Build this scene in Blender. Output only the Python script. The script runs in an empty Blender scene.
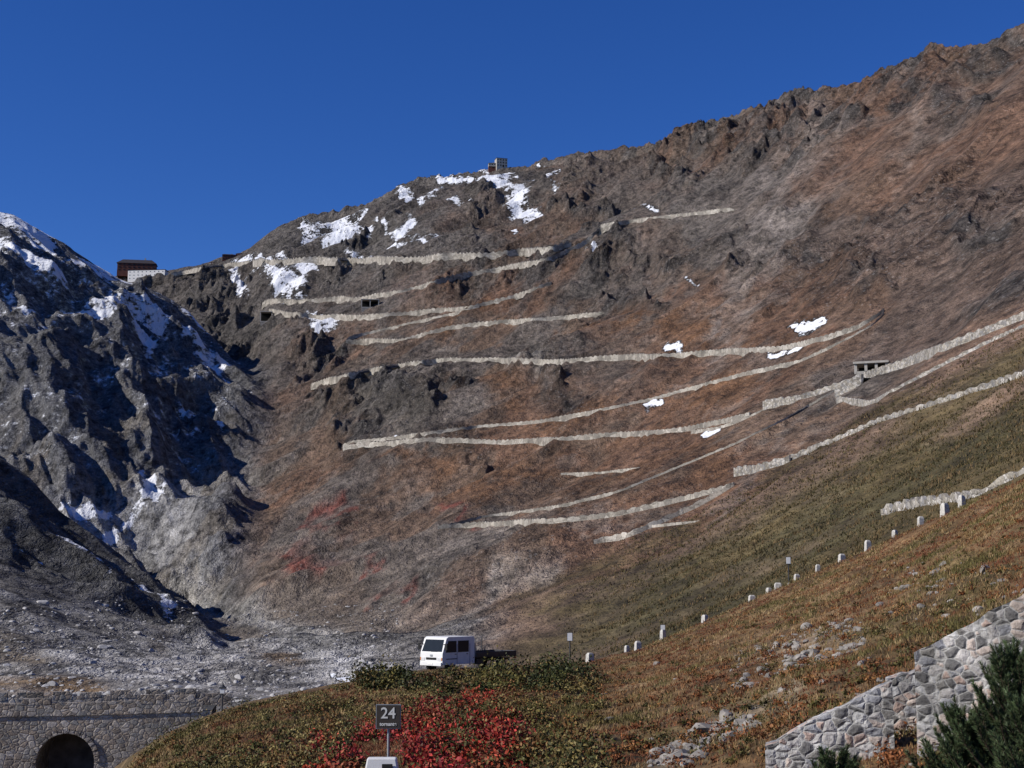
import bpy, math, numpy as np, random
from mathutils import Matrix, Vector
rng=np.random.default_rng(7); random.seed(7)
F=1407.0; HZ=590.0; P=math.atan((HZ-384)/F)
cp,sp=math.cos(P),math.sin(P)
def up(px,py,d):
    a=(np.asarray(px,float)-512)/F; b=(384-np.asarray(py,float))/F
    Y=cp-b*sp; Z=sp+b*cp; k=d/Y
    return np.stack([a*k,np.broadcast_to(d,k.shape)*1.0,Z*k],-1)
def proj(p):
    X,Y,Z=p[...,0],p[...,1],p[...,2]
    dep=Y*cp+Z*sp; v=-Y*sp+Z*cp
    return 512+F*X/dep, 384-F*v/dep, dep
scene=bpy.context.scene
# ---------------------------------------------------------------- noise
def _h(ix,iy,seed):
    h=(ix.astype(np.int64)*374761393+iy.astype(np.int64)*668265263+seed*974634777)&0xffffffff
    h=((h^(h>>13))*1274126177)&0xffffffff
    h=h^(h>>16)
    return h
def pn(x,y,seed=0):
    x0=np.floor(x);y0=np.floor(y);fx=x-x0;fy=y-y0
    u=fx*fx*fx*(fx*(fx*6-15)+10);v=fy*fy*fy*(fy*(fy*6-15)+10)
    def g(dx,dy):
        a=_h(x0+dx,y0+dy,seed)*(2*math.pi/4294967296.0)
        return np.cos(a)*(fx-dx)+np.sin(a)*(fy-dy)
    a=g(0,0);b=g(1,0);c=g(0,1);d=g(1,1)
    return ((a+(b-a)*u)+((c+(d-c)*u)-(a+(b-a)*u))*v)*1.5
def fbm(x,y,o=5,seed=0,r=.5):
    s=0;a=1
    for i in range(o):
        s=s+a*pn(x+i*17.3,y-i*9.1,seed+i);x=x*2.03;y=y*2.03;a*=r
    return s
def ridg(x,y,o=5,seed=0,r=.5):
    s=0;a=1
    for i in range(o):
        s=s+a*(1-2.2*np.abs(pn(x+i*17.3,y-i*9.1,seed+i)));x=x*2.03;y=y*2.03;a*=r
    return s
def sst(a,b,x):
    t=np.clip((x-a)/(b-a),0,1);return t*t*(3-2*t)
def gblur(a,sig,ax=0):
    n=int(sig*3)+1;k=np.exp(-.5*(np.arange(-n,n+1)/sig)**2);k/=k.sum()
    pad=[(0,0)]*a.ndim;pad[ax]=(n,n)
    b=np.pad(a,pad,mode='edge');o=0
    L=a.shape[ax]
    for i,w in enumerate(k):
        sl=[slice(None)]*a.ndim;sl[ax]=slice(i,i+L);o=o+w*b[tuple(sl)]
    return o
# ---------------------------------------------------------------- materials
def mat(name):
    m=bpy.data.materials.new(name);m.use_nodes=True;nt=m.node_tree
    b=nt.nodes['Principled BSDF'];b.inputs['Roughness'].default_value=.9
    b.inputs['Specular IOR Level'].default_value=.2
    return m,nt,b
def N(nt,t,**kw):
    n=nt.nodes.new(t)
    for k,v in kw.items():
        if k in n.inputs.keys(): n.inputs[k].default_value=v
        else: setattr(n,k,v)
    return n
def noise(nt,co,scale,detail=6,rough=.6):
    n=N(nt,'ShaderNodeTexNoise');n.inputs['Scale'].default_value=scale;n.inputs['Detail'].default_value=detail;n.inputs['Roughness'].default_value=rough
    nt.links.new(co,n.inputs['Vector']);return n.outputs['Fac']
def mathn(nt,op,a,b=None,c=None,clamp=False):
    n=N(nt,'ShaderNodeMath');n.operation=op;n.use_clamp=clamp
    for i,x in enumerate((a,b,c)):
        if x is None: continue
        if isinstance(x,(int,float)): n.inputs[i].default_value=x
        else: nt.links.new(x,n.inputs[i])
    return n.outputs[0]
def mapr(nt,x,a,b,c,d):
    n=N(nt,'ShaderNodeMapRange')
    nt.links.new(x,n.inputs['Value'])
    for k,v in zip(('From Min','From Max','To Min','To Max'),(a,b,c,d)): n.inputs[k].default_value=v
    return n.outputs[0]
def mixc(nt,f,a,b,mode='MIX'):
    n=N(nt,'ShaderNodeMix');n.data_type='RGBA';n.blend_type=mode
    for i,x in ((0,f),(6,a),(7,b)):
        if isinstance(x,(int,float)): n.inputs[i].default_value=x
        elif isinstance(x,tuple): n.inputs[i].default_value=(*x,1)
        else: nt.links.new(x,n.inputs[i])
    return n.outputs[2]
def bump(nt,b,h,dist,strength=1,prev=None):
    n=N(nt,'ShaderNodeBump');n.inputs['Distance'].default_value=dist;n.inputs['Strength'].default_value=strength
    nt.links.new(h,n.inputs['Height'])
    if prev is not None: nt.links.new(prev,n.inputs['Normal'])
    nt.links.new(n.outputs[0],b.inputs['Normal']);return n.outputs[0]
def flat(name,col,rough=.7,metal=0,var=.15,scale=3):
    m,nt,b=mat(name);tc=N(nt,'ShaderNodeTexCoord').outputs['Object']
    n=noise(nt,tc,scale,4,.6);v=mapr(nt,n,.3,.7,1-var,1+var)
    c=mixc(nt,1.0,tuple(col),v,'MULTIPLY')
    nt.links.new(c,b.inputs['Base Color']);b.inputs['Roughness'].default_value=rough;b.inputs['Metallic'].default_value=metal
    return m
def stonemat(name,scale,cols,mortar,bd=.03,fine=8,wid=.06):
    m,nt,b=mat(name);tc=N(nt,'ShaderNodeTexCoord').outputs['Object']
    mp=N(nt,'ShaderNodeMapping');mp.inputs['Scale'].default_value=(1,1,1.35);nt.links.new(tc,mp.inputs[0])
    w=N(nt,'ShaderNodeTexNoise');w.inputs['Scale'].default_value=scale*1.3;nt.links.new(mp.outputs[0],w.inputs['Vector'])
    ad=N(nt,'ShaderNodeVectorMath');ad.operation='MULTIPLY_ADD';nt.links.new(w.outputs['Color'],ad.inputs[0]);ad.inputs[1].default_value=(.45/scale,)*3;nt.links.new(mp.outputs[0],ad.inputs[2])
    v1=N(nt,'ShaderNodeTexVoronoi');v1.inputs['Scale'].default_value=scale;nt.links.new(ad.outputs[0],v1.inputs['Vector'])
    v2=N(nt,'ShaderNodeTexVoronoi');v2.feature='DISTANCE_TO_EDGE';v2.inputs['Scale'].default_value=scale;nt.links.new(ad.outputs[0],v2.inputs['Vector'])
    sep=N(nt,'ShaderNodeSeparateColor');nt.links.new(v1.outputs['Color'],sep.inputs[0])
    r=N(nt,'ShaderNodeValToRGB');nt.links.new(sep.outputs[0],r.inputs[0]);r.color_ramp.interpolation='CONSTANT'
    while len(r.color_ramp.elements)<len(cols): r.color_ramp.elements.new(.5)
    for i,c in enumerate(cols): r.color_ramp.elements[i].position=i/len(cols);r.color_ramp.elements[i].color=(*c,1)
    n=noise(nt,tc,fine,5,.7);vv=mapr(nt,n,.25,.75,.45,1.5)
    c=mixc(nt,1.0,r.outputs[0],vv,'MULTIPLY')
    e=mapr(nt,mathn(nt,'ADD',v2.outputs['Distance'],mathn(nt,'MULTIPLY',mathn(nt,'SUBTRACT',n,.5),.1)),0,wid,0,1);
    c=mixc(nt,e,mixc(nt,1.0,mortar,mapr(nt,n,.3,.7,.6,1.2),'MULTIPLY'),c)
    big=mapr(nt,noise(nt,tc,scale*.2,4,.65),.35,.65,.6,1.2);c=mixc(nt,1.0,c,big,'MULTIPLY')
    nt.links.new(c,b.inputs['Base Color'])
    h=mathn(nt,'ADD',mapr(nt,v2.outputs['Distance'],0,wid*2.5,0,1),mathn(nt,'MULTIPLY',n,.8))
    bump(nt,b,h,bd,.9);return m
def terrain_mat():
    m,nt,b=mat('terrain');L=nt.links
    tc=N(nt,'ShaderNodeTexCoord').outputs['Object']
    mpn=N(nt,'ShaderNodeMapping');mpn.inputs['Scale'].default_value=(1,.42,.9);L.new(tc,mpn.inputs[0]);fc=mpn.outputs[0]
    col=N(nt,'ShaderNodeAttribute',attribute_name='Col').outputs['Color']
    aux=N(nt,'ShaderNodeAttribute',attribute_name='aux').outputs['Color']
    sep=N(nt,'ShaderNodeSeparateColor');L.new(aux,sep.inputs[0]);snow,rock,far=sep.outputs
    nb=noise(nt,fc,.028,6,.72)
    nm=noise(nt,fc,.19,5,.74)
    nf=noise(nt,tc,1.5,3,.65)
    c=mixc(nt,1.0,col,mapr(nt,nb,.34,.66,.56,1.44),'MULTIPLY')
    c=mixc(nt,1.0,c,mapr(nt,nm,.32,.68,.36,1.68),'MULTIPLY')
    c=mixc(nt,1.0,c,mapr(nt,nf,.3,.7,.55,1.45),'MULTIPLY')
    v=N(nt,'ShaderNodeTexVoronoi');v.inputs['Scale'].default_value=.7;L.new(fc,v.inputs['Vector'])
    sv=N(nt,'ShaderNodeSeparateColor');L.new(v.outputs['Color'],sv.inputs[0])
    st=mathn(nt,'MULTIPLY',mapr(nt,sv.outputs[0],.72,.85,0,1),mapr(nt,v.outputs['Distance'],.25,.5,1,0),clamp=True)
    stt=mathn(nt,'MULTIPLY',st,rock,clamp=True)
    c=mixc(nt,mathn(nt,'MULTIPLY',stt,.75),c,mixc(nt,.6,mixc(nt,1.0,c,(1.9,1.9,1.9),'MULTIPLY'),(.32,.31,.3)))
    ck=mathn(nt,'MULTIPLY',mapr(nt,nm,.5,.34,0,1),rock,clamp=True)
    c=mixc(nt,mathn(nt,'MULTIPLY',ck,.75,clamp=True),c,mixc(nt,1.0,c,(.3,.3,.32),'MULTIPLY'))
    sf=mathn(nt,'ADD',snow,mathn(nt,'MULTIPLY',mathn(nt,'SUBTRACT',nb,.5),1.8))
    sf=mathn(nt,'ADD',sf,mathn(nt,'MULTIPLY',mathn(nt,'SUBTRACT',nm,.5),2.3))
    sf=mapr(nt,sf,.45,.66,0,1);sf=mathn(nt,'MULTIPLY',sf,mapr(nt,snow,.05,.3,0,1),clamp=True)
    c=mixc(nt,sf,c,mixc(nt,nf,(.66,.68,.72),(.86,.88,.92)))
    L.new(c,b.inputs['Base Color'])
    inv=mathn(nt,'SUBTRACT',1.0,mathn(nt,'MULTIPLY',sf,.75))
    h1=mathn(nt,'MULTIPLY',noise(nt,fc,.08,6,.7),mathn(nt,'MULTIPLY',inv,mathn(nt,'MULTIPLY_ADD',rock,.85,.45)))
    h1=mathn(nt,'MULTIPLY',h1,far)
    b1=bump(nt,b,h1,22.0,1)
    h2=mathn(nt,'MULTIPLY',noise(nt,tc,.9,3,.7),inv)
    bump(nt,b,h2,.6,.8,b1)
    return m
# ---------------------------------------------------------------- control curves (px,py,ground distance)
C={}
C[2]=[(-600,880,30),(0,850,30),(130,830,30),(300,812,30),(512,800,28),(765,795,25),(1024,780,22),(1100,770,20),(1600,640,14)]
C[4]=[(-600,860,110),(0,800,110),(100,790,90),(130,770,70),(165,745,72),(200,727,75),(250,708,80),(330,690,82),(400,677,84),(440,670,85),(510,671,88),(590,663,105),(640,650,115),(700,624,120),(752,602,122),(800,580,120),(870,549,114),(960,508,95),(1024,480,85),(1100,440,78),(1600,250,45)]
C[7]=[(-600,720,230),(0,712,200),(130,722,170),(250,708,180),(350,692,200),(430,674,220),(500,668,215),(600,668,170),(700,632,155),(850,562,140),(960,514,115),(1024,484,105),(1100,440,98),(1600,240,60)]
C[8]=[(-600,680,300),(0,668,270),(100,668,285),(200,672,285),(300,676,270),(400,666,250),(500,655,240),(600,650,200),(700,612,185),(850,538,175),(1024,452,150),(1600,190,90)]
C[9]=[(-600,500,450),(0,560,430),(100,608,430),(200,645,400),(300,652,380),(400,650,330),(500,635,300),(600,618,270),(700,580,250),(850,500,240),(1024,415,200),(1600,120,120)]
C[10]=[(-600,330,600),(0,460,560),(30,482,555),(60,515,550),(95,538,540),(130,566,530),(155,580,515),(180,603,500),(205,632,450),(230,642,440),(300,640,440),(400,638,390),(500,605,370),(600,580,340),(700,542,320),(850,460,300),(1024,370,250),(1600,60,150)]
C[11]=[(-600,420,700),(0,510,640),(130,598,620),(180,622,590),(210,625,560),(300,615,540),(400,606,470),(500,575,440),(600,548,410),(700,508,390),(850,422,360),(1024,330,320),(1600,0,200)]
C[12]=[(-600,400,800),(0,530,740),(60,525,750),(130,568,760),(150,568,780),(200,545,850),(250,510,900),(270,503,880),(300,498,860),(400,500,730),(500,488,680),(600,468,620),(700,438,570),(850,365,500),(1024,275,400),(1600,-60,260)]
C[13]=[(-600,90,1350),(-200,150,1400),(0,212,1450),(12,214,1450),(30,224,1455),(60,243,1480),(90,262,1500),(105,272,1510),(120,281,1520),(150,290,1550),(165,296,1560),(190,312,1540),(220,347,1480),(250,378,1350),(272,400,1250),(300,390,1300),(400,368,1220),(500,342,1200),(600,320,1100),(700,298,950),(850,240,800),(1024,170,620),(1600,-170,400)]
C[15]=[(-600,290,2300),(100,280,2300),(120,277,2300),(165,272,2350),(200,265,2350),(235,256,2320),(250,249,2300),(270,233,2300),(285,225,2300),(310,217,2300),(340,212,2300),(370,199,2300),(400,186,2280),(430,178,2250),(470,174,2220),(500,166,2200),(530,164,2180),(560,158,2120),(585,153,2060),(620,150,1980),(655,143,1880),(680,134,1820),(710,126,1750),(740,118,1650),(770,106,1580),(800,97,1500),(822,91,1430),(850,86,1370),(880,74,1300),(905,67,1250),(925,55,1190),(940,48,1150),(965,49,1110),(985,44,1070),(1002,37,1040),(1024,27,1000),(1200,-60,850),(1600,-260,600)]
# traced course of the pass road (image reference, wall height px, band, material key, parapet)
ROADS=[([(252,264),(300,263),(360,262),(420,261),(480,257),(540,252),(572,246)],5.0,8,0,.25),
([(170,275),(210,268),(250,263)],2.5,8,0,.25),
([(262,309),(262,305),(268,303),(300,302),(360,300),(400,293),(450,279),(500,270),(550,260),(585,244),(602,230),(614,225)],3.4,8,0,.25),
([(600,226),(640,220),(700,213),(728,209),(735,211)],1.8,8,0,.25),
([(268,312),(280,314),(320,318),(370,318),(420,313),(470,309),(510,299),(540,288),(552,284)],3.3,8,0,.25),
([(345,343),(400,341),(450,329),(500,323),(560,319),(605,314)],3.0,8,0,.25),
([(346,341),(352,337),(400,326),(450,315),(480,307)],1.8,8,0,.25),
([(310,387),(350,376),(400,366),(450,361),(500,361),(550,363),(600,359),(660,357),(720,353),(780,349),(830,338),(860,328),(876,318),(884,312)],3.4,8,0,.25),
([(342,447),(352,443),(370,441),(397,438),(430,434),(480,427),(540,422),(600,411),(650,400),(700,386),(750,373),(800,362),(850,338),(872,326),(884,314)],2.2,8,0,.25),
([(342,449),(375,445),(430,441),(500,443),(560,440),(620,435),(680,431),(720,423),(750,416)],3.2,8,0,.25),
([(690,432),(720,428),(750,417),(766,409)],1.6,8,0,.25),
([(560,474),(600,473),(640,468)],1.1,8,0,.25),
([(762,409),(800,400),(838,387),(870,376),(900,368),(940,352),(980,336),(1024,318),(1060,302)],7.5,8,1,.12),
([(835,399),(870,404),(900,388),(950,362),(1000,337),(1024,327),(1060,312)],3,8,1,.25),
([(733,475),(780,464),(830,443),(880,421),(940,402),(1024,375),(1060,362)],4.0,8,1,.4),
([(733,475),(760,470),(790,462)],7,8,1,.2),
([(437,529),(500,525),(560,522),(620,515),(680,501),(733,487)],4.0,8,0,.25),
([(445,527),(480,518),(560,507),(620,492),(680,467),(740,442),(790,417),(835,391)],2.0,8,0,.25),
([(593,544),(630,537),(660,524),(700,506),(724,492),(734,486)],4.6,8,0,.25),
([(640,528),(670,524),(700,521)],1.2,8,0,.25),
([(880,514),(920,505),(975,497),(1000,485),(1040,465)],6.0,5,1,.6),
([(834,397),(848,391),(862,384)],11,8,1,.1)]
S=np.concatenate([np.arange(-560,-40,5),np.arange(-40,1065,1.0),np.arange(1068,1560,5)])
nc=len(S)
def curve(k,sm=6):
    a=np.array(C[k],float)
    fine=np.arange(-620,1640,1.0)
    py=np.interp(fine,a[:,0],a[:,1]);d=np.interp(fine,a[:,0],a[:,2])
    py=gblur(py,sm);d=gblur(d,max(sm,12))
    return up(S,np.interp(S,fine,py),np.interp(S,fine,d))
K={}
az=(S-512)/F/cp
def wz(d,z): 
    d=np.broadcast_to(d,S.shape);return np.stack([az*d,d,np.broadcast_to(z,S.shape)],-1)
K[0]=wz(-25.,-2.5);K[0][:,0]=(S-512)*.06
K[1]=wz(8.,-2.8)
for k,sm in ((2,12),(4,5),(7,10),(8,15),(9,10),(10,4),(11,12),(12,8),(13,5),(15,1.5)): K[k]=curve(k,sm)
def scaleto(p,dd,dz):
    q=p.copy();r=(p[:,1]+dd)/p[:,1];q[:,0]*=r;q[:,1]*=r;q[:,2]=p[:,2]+dz;return q
K[5]=scaleto(K[4],8,-.25)
w=sst(560,680,S)
K[6]=scaleto(K[5],14+10*(1-w),-6*(1-w)-1.2*w)
lerp=K[13]+(K[15]-K[13])*.12
g=1-sst(215,285,S)
K[14]=lerp.copy();K[14][:,2]-=g*(40+60*(1-sst(120,220,S)))
K[16]=scaleto(K[15],500,-260);K[17]=scaleto(K[15],9000,-700)
order=[0,1,2,4,5,6,7,8,9,10,11,12,13,14,15,16,17]
cnt={0:6,1:15,2:160,4:6,5:10,6:10,7:50,8:55,9:70,10:30,11:80,12:190,13:24,14:210,15:16,16:8}
rows=[];rk={}
for a,b in zip(order[:-1],order[1:]):
    rk[a]=len(rows);n=cnt[a]
    for i in range(n):
        rows.append(K[a]+(K[b]-K[a])*(i/n))
rk[17]=len(rows);rows.append(K[17])
G=np.stack(rows,0);nr=len(G)
Bz=gblur(G,14,0)
ri=np.arange(nr)[:,None];SS=np.broadcast_to(S[None],(nr,nc))
m=np.zeros((nr,nc))
right=sst(225,300,SS)
m=np.maximum(m,right*((ri>rk[7]+20)&(ri<rk[15]-20)))
m=np.maximum(m,((ri>rk[7]+10)&(ri<rk[9]+30))*1.0)
m=gblur(m,6,0)[...,None]
G=G*(1-m)+Bz*m
X,Y=G[...,0].copy(),G[...,1].copy()
PX0,PY0,_=proj(G)
Lm=((ri>=rk[11])&(ri<=rk[14]))*(1-sst(225,280,SS+ (PY0-430)*.1))
Lm=gblur(Lm*1.0,5,0)
Sp=((ri>=rk[9])&(ri<=rk[11]))*(1-sst(190,230,SS));Sp=gblur(Sp*1.0,5,0)
Mn=((ri>=rk[10])&(ri<=rk[16]))*(1-Lm);Mn=np.clip(gblur(Mn*1.0,6,0),0,1)*(1-Sp)
skyf=1-.7*np.exp(-((ri-rk[15])/20.)**2)
crL=1-.85*np.exp(-((ri-rk[13])/20.)**2)*(SS<300)
crS=1-.6*np.exp(-((ri-rk[10])/10.)**2)*(SS<260)
Yc=Y*.42
W1=fbm(X/90,Yc/90,5,101);W2=fbm(X/35,Yc/35,4,105,.6)
def cap(x1,y1,x2,y2,w,jx=0):
    px=PX0+W2*jx;py=PY0+W1*jx
    vx,vy=x2-x1,y2-y1;L2=vx*vx+vy*vy+1e-6
    t=np.clip(((px-x1)*vx+(py-y1)*vy)/L2,0,1)
    return np.exp(-(((px-x1-t*vx)**2+(py-y1-t*vy)**2)/(w*w)))
# graded bench along the road: relief is evened out there
bench=np.zeros((nr,nc))
for pts,hp,_b,_m,_c in ROADS:
    a=np.array(sorted(pts),float);yr=np.interp(SS,a[:,0],a[:,1])
    bench=np.maximum(bench,np.exp(-((PY0-yr+1)/(5+hp))**2)*sst(a[0,0]-10,a[0,0]+2,SS)*sst(a[-1,0]+10,a[-1,0]-2,SS))
bf=1-.72*bench
dz=np.zeros((nr,nc))
q=X*.62-Y*.78;al=X*.78+Y*.62
wx=fbm(X/160,Y/160,3,50)*40
dz+=Lm*crL*((ridg((X+wx)/230,(Y-wx)/300,5,3,.5)-.55)*24+(ridg((X*.8+Y*.5)/60,(Y*.6-X*.4)/150,4,5,.55)-.5)*8)
dz+=Sp*crS*(ridg((X+wx*.3)/80,Y/80,4,8,.5)-.5)*6
oc=np.zeros((nr,nc))
for c_ in ((375,400,425,410,16),(490,280,600,270,16),(545,378,565,385,14),(685,240,725,235,15),(815,118,850,110,14),(740,272,790,262,12),(955,100,990,110,15),(590,312,640,300,12),(985,300,1024,285,16),(215,300,235,380,22),(310,355,335,375,14),(430,460,480,465,12),(330,400,360,440,14),(880,205,900,230,12),(650,180,690,170,10),(740,160,800,130,12),(905,95,930,70,9),(560,215,600,205,9),(450,390,480,395,10),(820,260,850,270,12),(950,230,1000,220,14),(330,270,350,262,10),(600,240,640,250,14),(860,300,880,280,9),(610,160,780,120,7),(780,105,1020,45,8)):
    oc=np.maximum(oc,cap(*c_,26))
oc*=Mn
outc=np.clip(sst(.15,.5,fbm(X/120,Yc/120,4,31)-.1)*.6+oc,0,1)
dist=Y/1500
gul=(ridg((q+wx*.8)/110,al/600,4,14,.5)-.5)
dz+=Mn*skyf*dist*(gul*9.5+bf*(fbm(X/120,Y/180,4,21,.5)*7+outc*(ridg((X+wx)/70,(Yc+wx*.4)/60,4,25,.58)-.3)*13))
dz+=np.exp(-((ri-rk[15])/9.)**2)*sst(250,320,SS)*(ridg(X/24,Y/90,4,44,.62)-.8)*3.8*dist*(.5+sst(600,760,SS))
Nr=((ri>rk[1])&(ri<rk[4]))
dz+=Nr*(fbm(X/6,Y/6,4,61)*.36+fbm(X/1.1,Y/1.1,3,66)*.08)*np.clip((rk[4]-ri)/10.,0,1)
vf=((ri>=rk[6])&(ri<rk[10]))*(1-Sp)
vf=gblur(vf*1.0,5,0);dz+=vf*(fbm(X/30,Y/30,4,71,.55)*1.4)*(1-sst(450,600,SS)*.5)
G[...,2]+=dz
PX,PY,_=proj(G)
# ---------------------------------------------------------------- colours
def col(*c): return np.array(c,float)
def sel(a,b): return ((ri>=rk[a])&(ri<rk[b]))
CC=np.zeros((nr,nc,3))+col(.142,.095,.066)
def blend(mask,c,wt=1.0):
    global CC
    mk=np.clip(mask*wt,0,1)[...,None];CC=CC*(1-mk)+np.asarray(c)*mk
st=fbm((q+wx*.6)/11,al/110,4,110,.65)
W3=fbm(X/130,Yc/130,5,120,.6);W4=fbm(X/40,Yc/40,5,160,.65)
mt=sel(10,17)*1.0
PXw=PX0+W1*60;PYw=PY0+W2*40
blend(mt*sst(.05,.38,W3+W4*.2),(.128,.112,.098),.75)
blend(mt*sst(.05,.35,-W3+W4*.3),(.17,.09,.054),.6)
blend(mt*sst(.25,.55,W4),(.2,.174,.15),.42)
grey=sst(0,1,(530-PXw)/240+(295-PYw)/150*.8)
blend(mt*grey,(.13,.118,.106),.88)
blend(mt*sst(700,900,PXw)*sst(420,300,PYw),(.155,.094,.066),.5)
blend(mt*cap(815,120,770,230,26,25)+mt*cap(770,230,725,345,20,25),(.24,.205,.18),.7)
blend(mt*cap(925,85,900,150,10,20)+mt*cap(985,60,940,130,6,15)+mt*cap(700,180,760,150,8,20),(.22,.18,.15),.5)
blend(mt*cap(600,190,760,180,30,30),(.13,.115,.102),.6)
blend(mt*cap(640,240,620,300,50,30),(.118,.106,.094),.7)
blend(mt*cap(540,375,620,375,25,20),(.11,.1,.088),.7)
blend(mt*cap(360,400,410,420,30,20),(.11,.1,.085),.7)
for c_ in ((520,400,740,400,20),(450,480,700,460,24),(400,480,520,500,24),(640,330,760,330,18),(560,345,700,335,12),(650,430,760,395,12),(430,330,480,320,9)):
    blend(mt*cap(*c_,30)*sst(-.5,.1,W4),(.165,.088,.047),.8)
lowg=sel(8,15)*sst(0,1,(PYw-510-(600-PX0)*.1)/80)*sst(540,350,PXw)
blend(lowg,(.145,.12,.098),.75)
lowl=sel(8,14)*cap(150,600,400,640,60,40)*(PX0>140);blend(lowl,(.19,.172,.152),.4)
blend(sel(8,15)*cap(500,580,560,562,13,20)+sel(8,15)*cap(490,590,440,640,14,25),(.25,.22,.19),.6)
for c_ in ((290,565,390,570,9),(380,590,410,600,5),(300,540,340,530,6),(440,520,470,525,4)):
    blend(sel(8,15)*cap(*c_,30)*sst(-.1,.3,W4),(.2,.055,.04),.8)
blend(mt*cap(515,366,535,364,9,4),(.33,.31,.28),.8)
blend(mt*oc*sst(-.5,.1,W4),(.09,.082,.076),.85)
edge=(PY0-(640-(PX0-500)*.50))
gr=((ri>=rk[5])&(ri<rk[14]))*sst(-45,45,edge+W2*45)*sst(450,640,PX0+W2*60)
blend(gr,(.06,.052,.023),.93)
blend(gr*sst(.0,.5,W2),(.1,.072,.033),.6)
CC*= (1+.14*np.clip(st,-1,1)*mt*(1-gr*.5))[...,None]
blend(Lm,(.18,.18,.187),1)
blend(Lm*sst(.1,.5,W4),(.28,.275,.27),.6)
blend(Lm*sst(.05,.4,W2)*sst(380,480,PY0),(.23,.19,.14),.5)
blend(Lm*cap(60,528,170,552,22,15),(.5,.49,.48),.85)
blend(Lm*cap(210,480,250,500,18,10)+Lm*cap(175,530,260,480,9,10),(.36,.34,.32),.7)
vfm=((ri>=rk[5])&(ri<rk[10]+0))*(1-sst(420,520,PX0+W2*40))
blend(vfm,(.17,.16,.15),1)
blend(Sp,(.11,.108,.105),1)
scr=((ri>=rk[7])&(ri<rk[10]))*(1-Sp)
blend(scr*cap(150,620,360,668,18,25),(.44,.43,.42),.9)
blend(sel(9,12)*cap(190,590,330,640,14,15)*(PX0>170),(.38,.37,.35),.8)
for yy in (625,640,655,672): blend(scr*cap(-40,yy-25,230,yy+18,4,18),(.4,.39,.38),.7)
blend(scr*cap(0,685,90,694,13,20),(.13,.085,.045),.95)
blend(scr*cap(0,635,50,650,12,25),(.12,.09,.055),.7)
blend(scr*cap(130,600,180,640,7,20),(.1,.075,.05),.6)
blend(scr*cap(255,655,290,662,8,15),(.15,.1,.055),.85)
fg=sel(0,6)*1.0
blend(fg,(.13,.08,.038),1)
F1=fbm(X/9,Y/9,4,130)
blend(fg*sst(.0,.5,F1),(.11,.085,.038),.6)
blend(fg*sst(.1,.6,fbm(X/5,Y/5,4,140)),(.22,.15,.08),.5)
blend(fg*cap(660,760,800,690,10,10)+fg*cap(740,650,850,630,9,8),(.22,.19,.15),.4)
blend(sel(2,4)*cap(585,768,600,720,5,3),(.28,.2,.12),.7)
blend(sel(4,5)*((ri-rk[4])>0)*sst(400,440,PX0),(.06,.06,.06),1)
snow=np.zeros((nr,nc));
def sn(m_,lst,k=1.0):
    global snow
    for c_ in lst: snow=np.maximum(snow,m_*cap(*c_[:5],7)*(c_[5] if len(c_)>5 else .95)*k)
sn(Mn,[(306,232,345,238,9),(320,224,370,218,5),(330,245,365,240,6),(478,184,505,190,8),(505,190,525,212,10),(520,212,540,216,6),(440,178,470,178,4),(500,178,518,180,4),(400,196,420,205,6),(400,235,410,225,5),(380,228,400,240,4,.7),(385,252,425,252,3),(235,262,300,270,5,.8),(232,278,240,300,6),(262,275,300,292,9,.85),(300,282,310,276,6),(270,290,290,296,6),(305,322,328,328,8,.85),(316,332,322,340,5),(794,334,820,325,4,.9),(768,360,796,350,5,.9),(648,400,662,396,4,.8),(660,350,680,350,3.5,.8),(500,242,514,243,3),(588,258,598,266,3.5,.85),(540,168,550,172,3,.7),(690,278,694,284,3,.7),(702,447,718,440,2.5,.75),(640,210,660,212,3,.7),(880,80,890,84,3,.8),(400,440,420,442,3,.5),(455,205,465,210,4,.7),(530,185,560,180,4,.7),(430,200,440,190,4,.7),(345,262,370,262,3,.8),(470,165,490,172,3,.6),(545,180,556,196,4,.6),(410,245,440,240,4,.55)])
sn(Lm,[(0,222,50,242,12,1),(0,262,60,296,10,1),(30,250,110,282,7),(85,262,130,285,5),(108,316,160,334,9,.95),(130,346,155,364,7,.9),(72,328,110,345,5,.85),(160,322,225,365,6,.85),(180,425,225,445,4,.8),(195,355,260,400,5,.75),(60,510,110,530,6,.9),(145,510,152,550,6,1),(110,545,160,545,7,.8),(170,440,200,445,3,.7),(0,300,40,330,5,.6),(240,480,265,500,4,.7),(170,300,210,330,4,.8),(60,300,100,312,4,.8),(20,320,60,345,3,.7),(215,380,255,420,4,.7)])
snow=np.maximum(snow,Lm*.52*sst(430,230,PY0)*sst(-.3,.4,W1))
snow=np.maximum(snow,Lm*.3*sst(560,450,PY0))
sn(Sp,[(60,555,110,590,3,.7),(20,540,50,560,3,.7),(100,575,170,620,3,.6)])
sn(scr+Mn,[(60,560,100,600,3,.5),(330,677,370,681,3,.7)])
rock=np.clip(Lm*1.0+Sp*1+Mn*(.35+.7*outc+.3*grey)*(1-gr*.8)+scr*1.0*(1-sst(420,520,PX0)),0,1)
rock=np.where(sel(0,6),.12,rock)
far=sst(150,450,Y)
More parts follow.
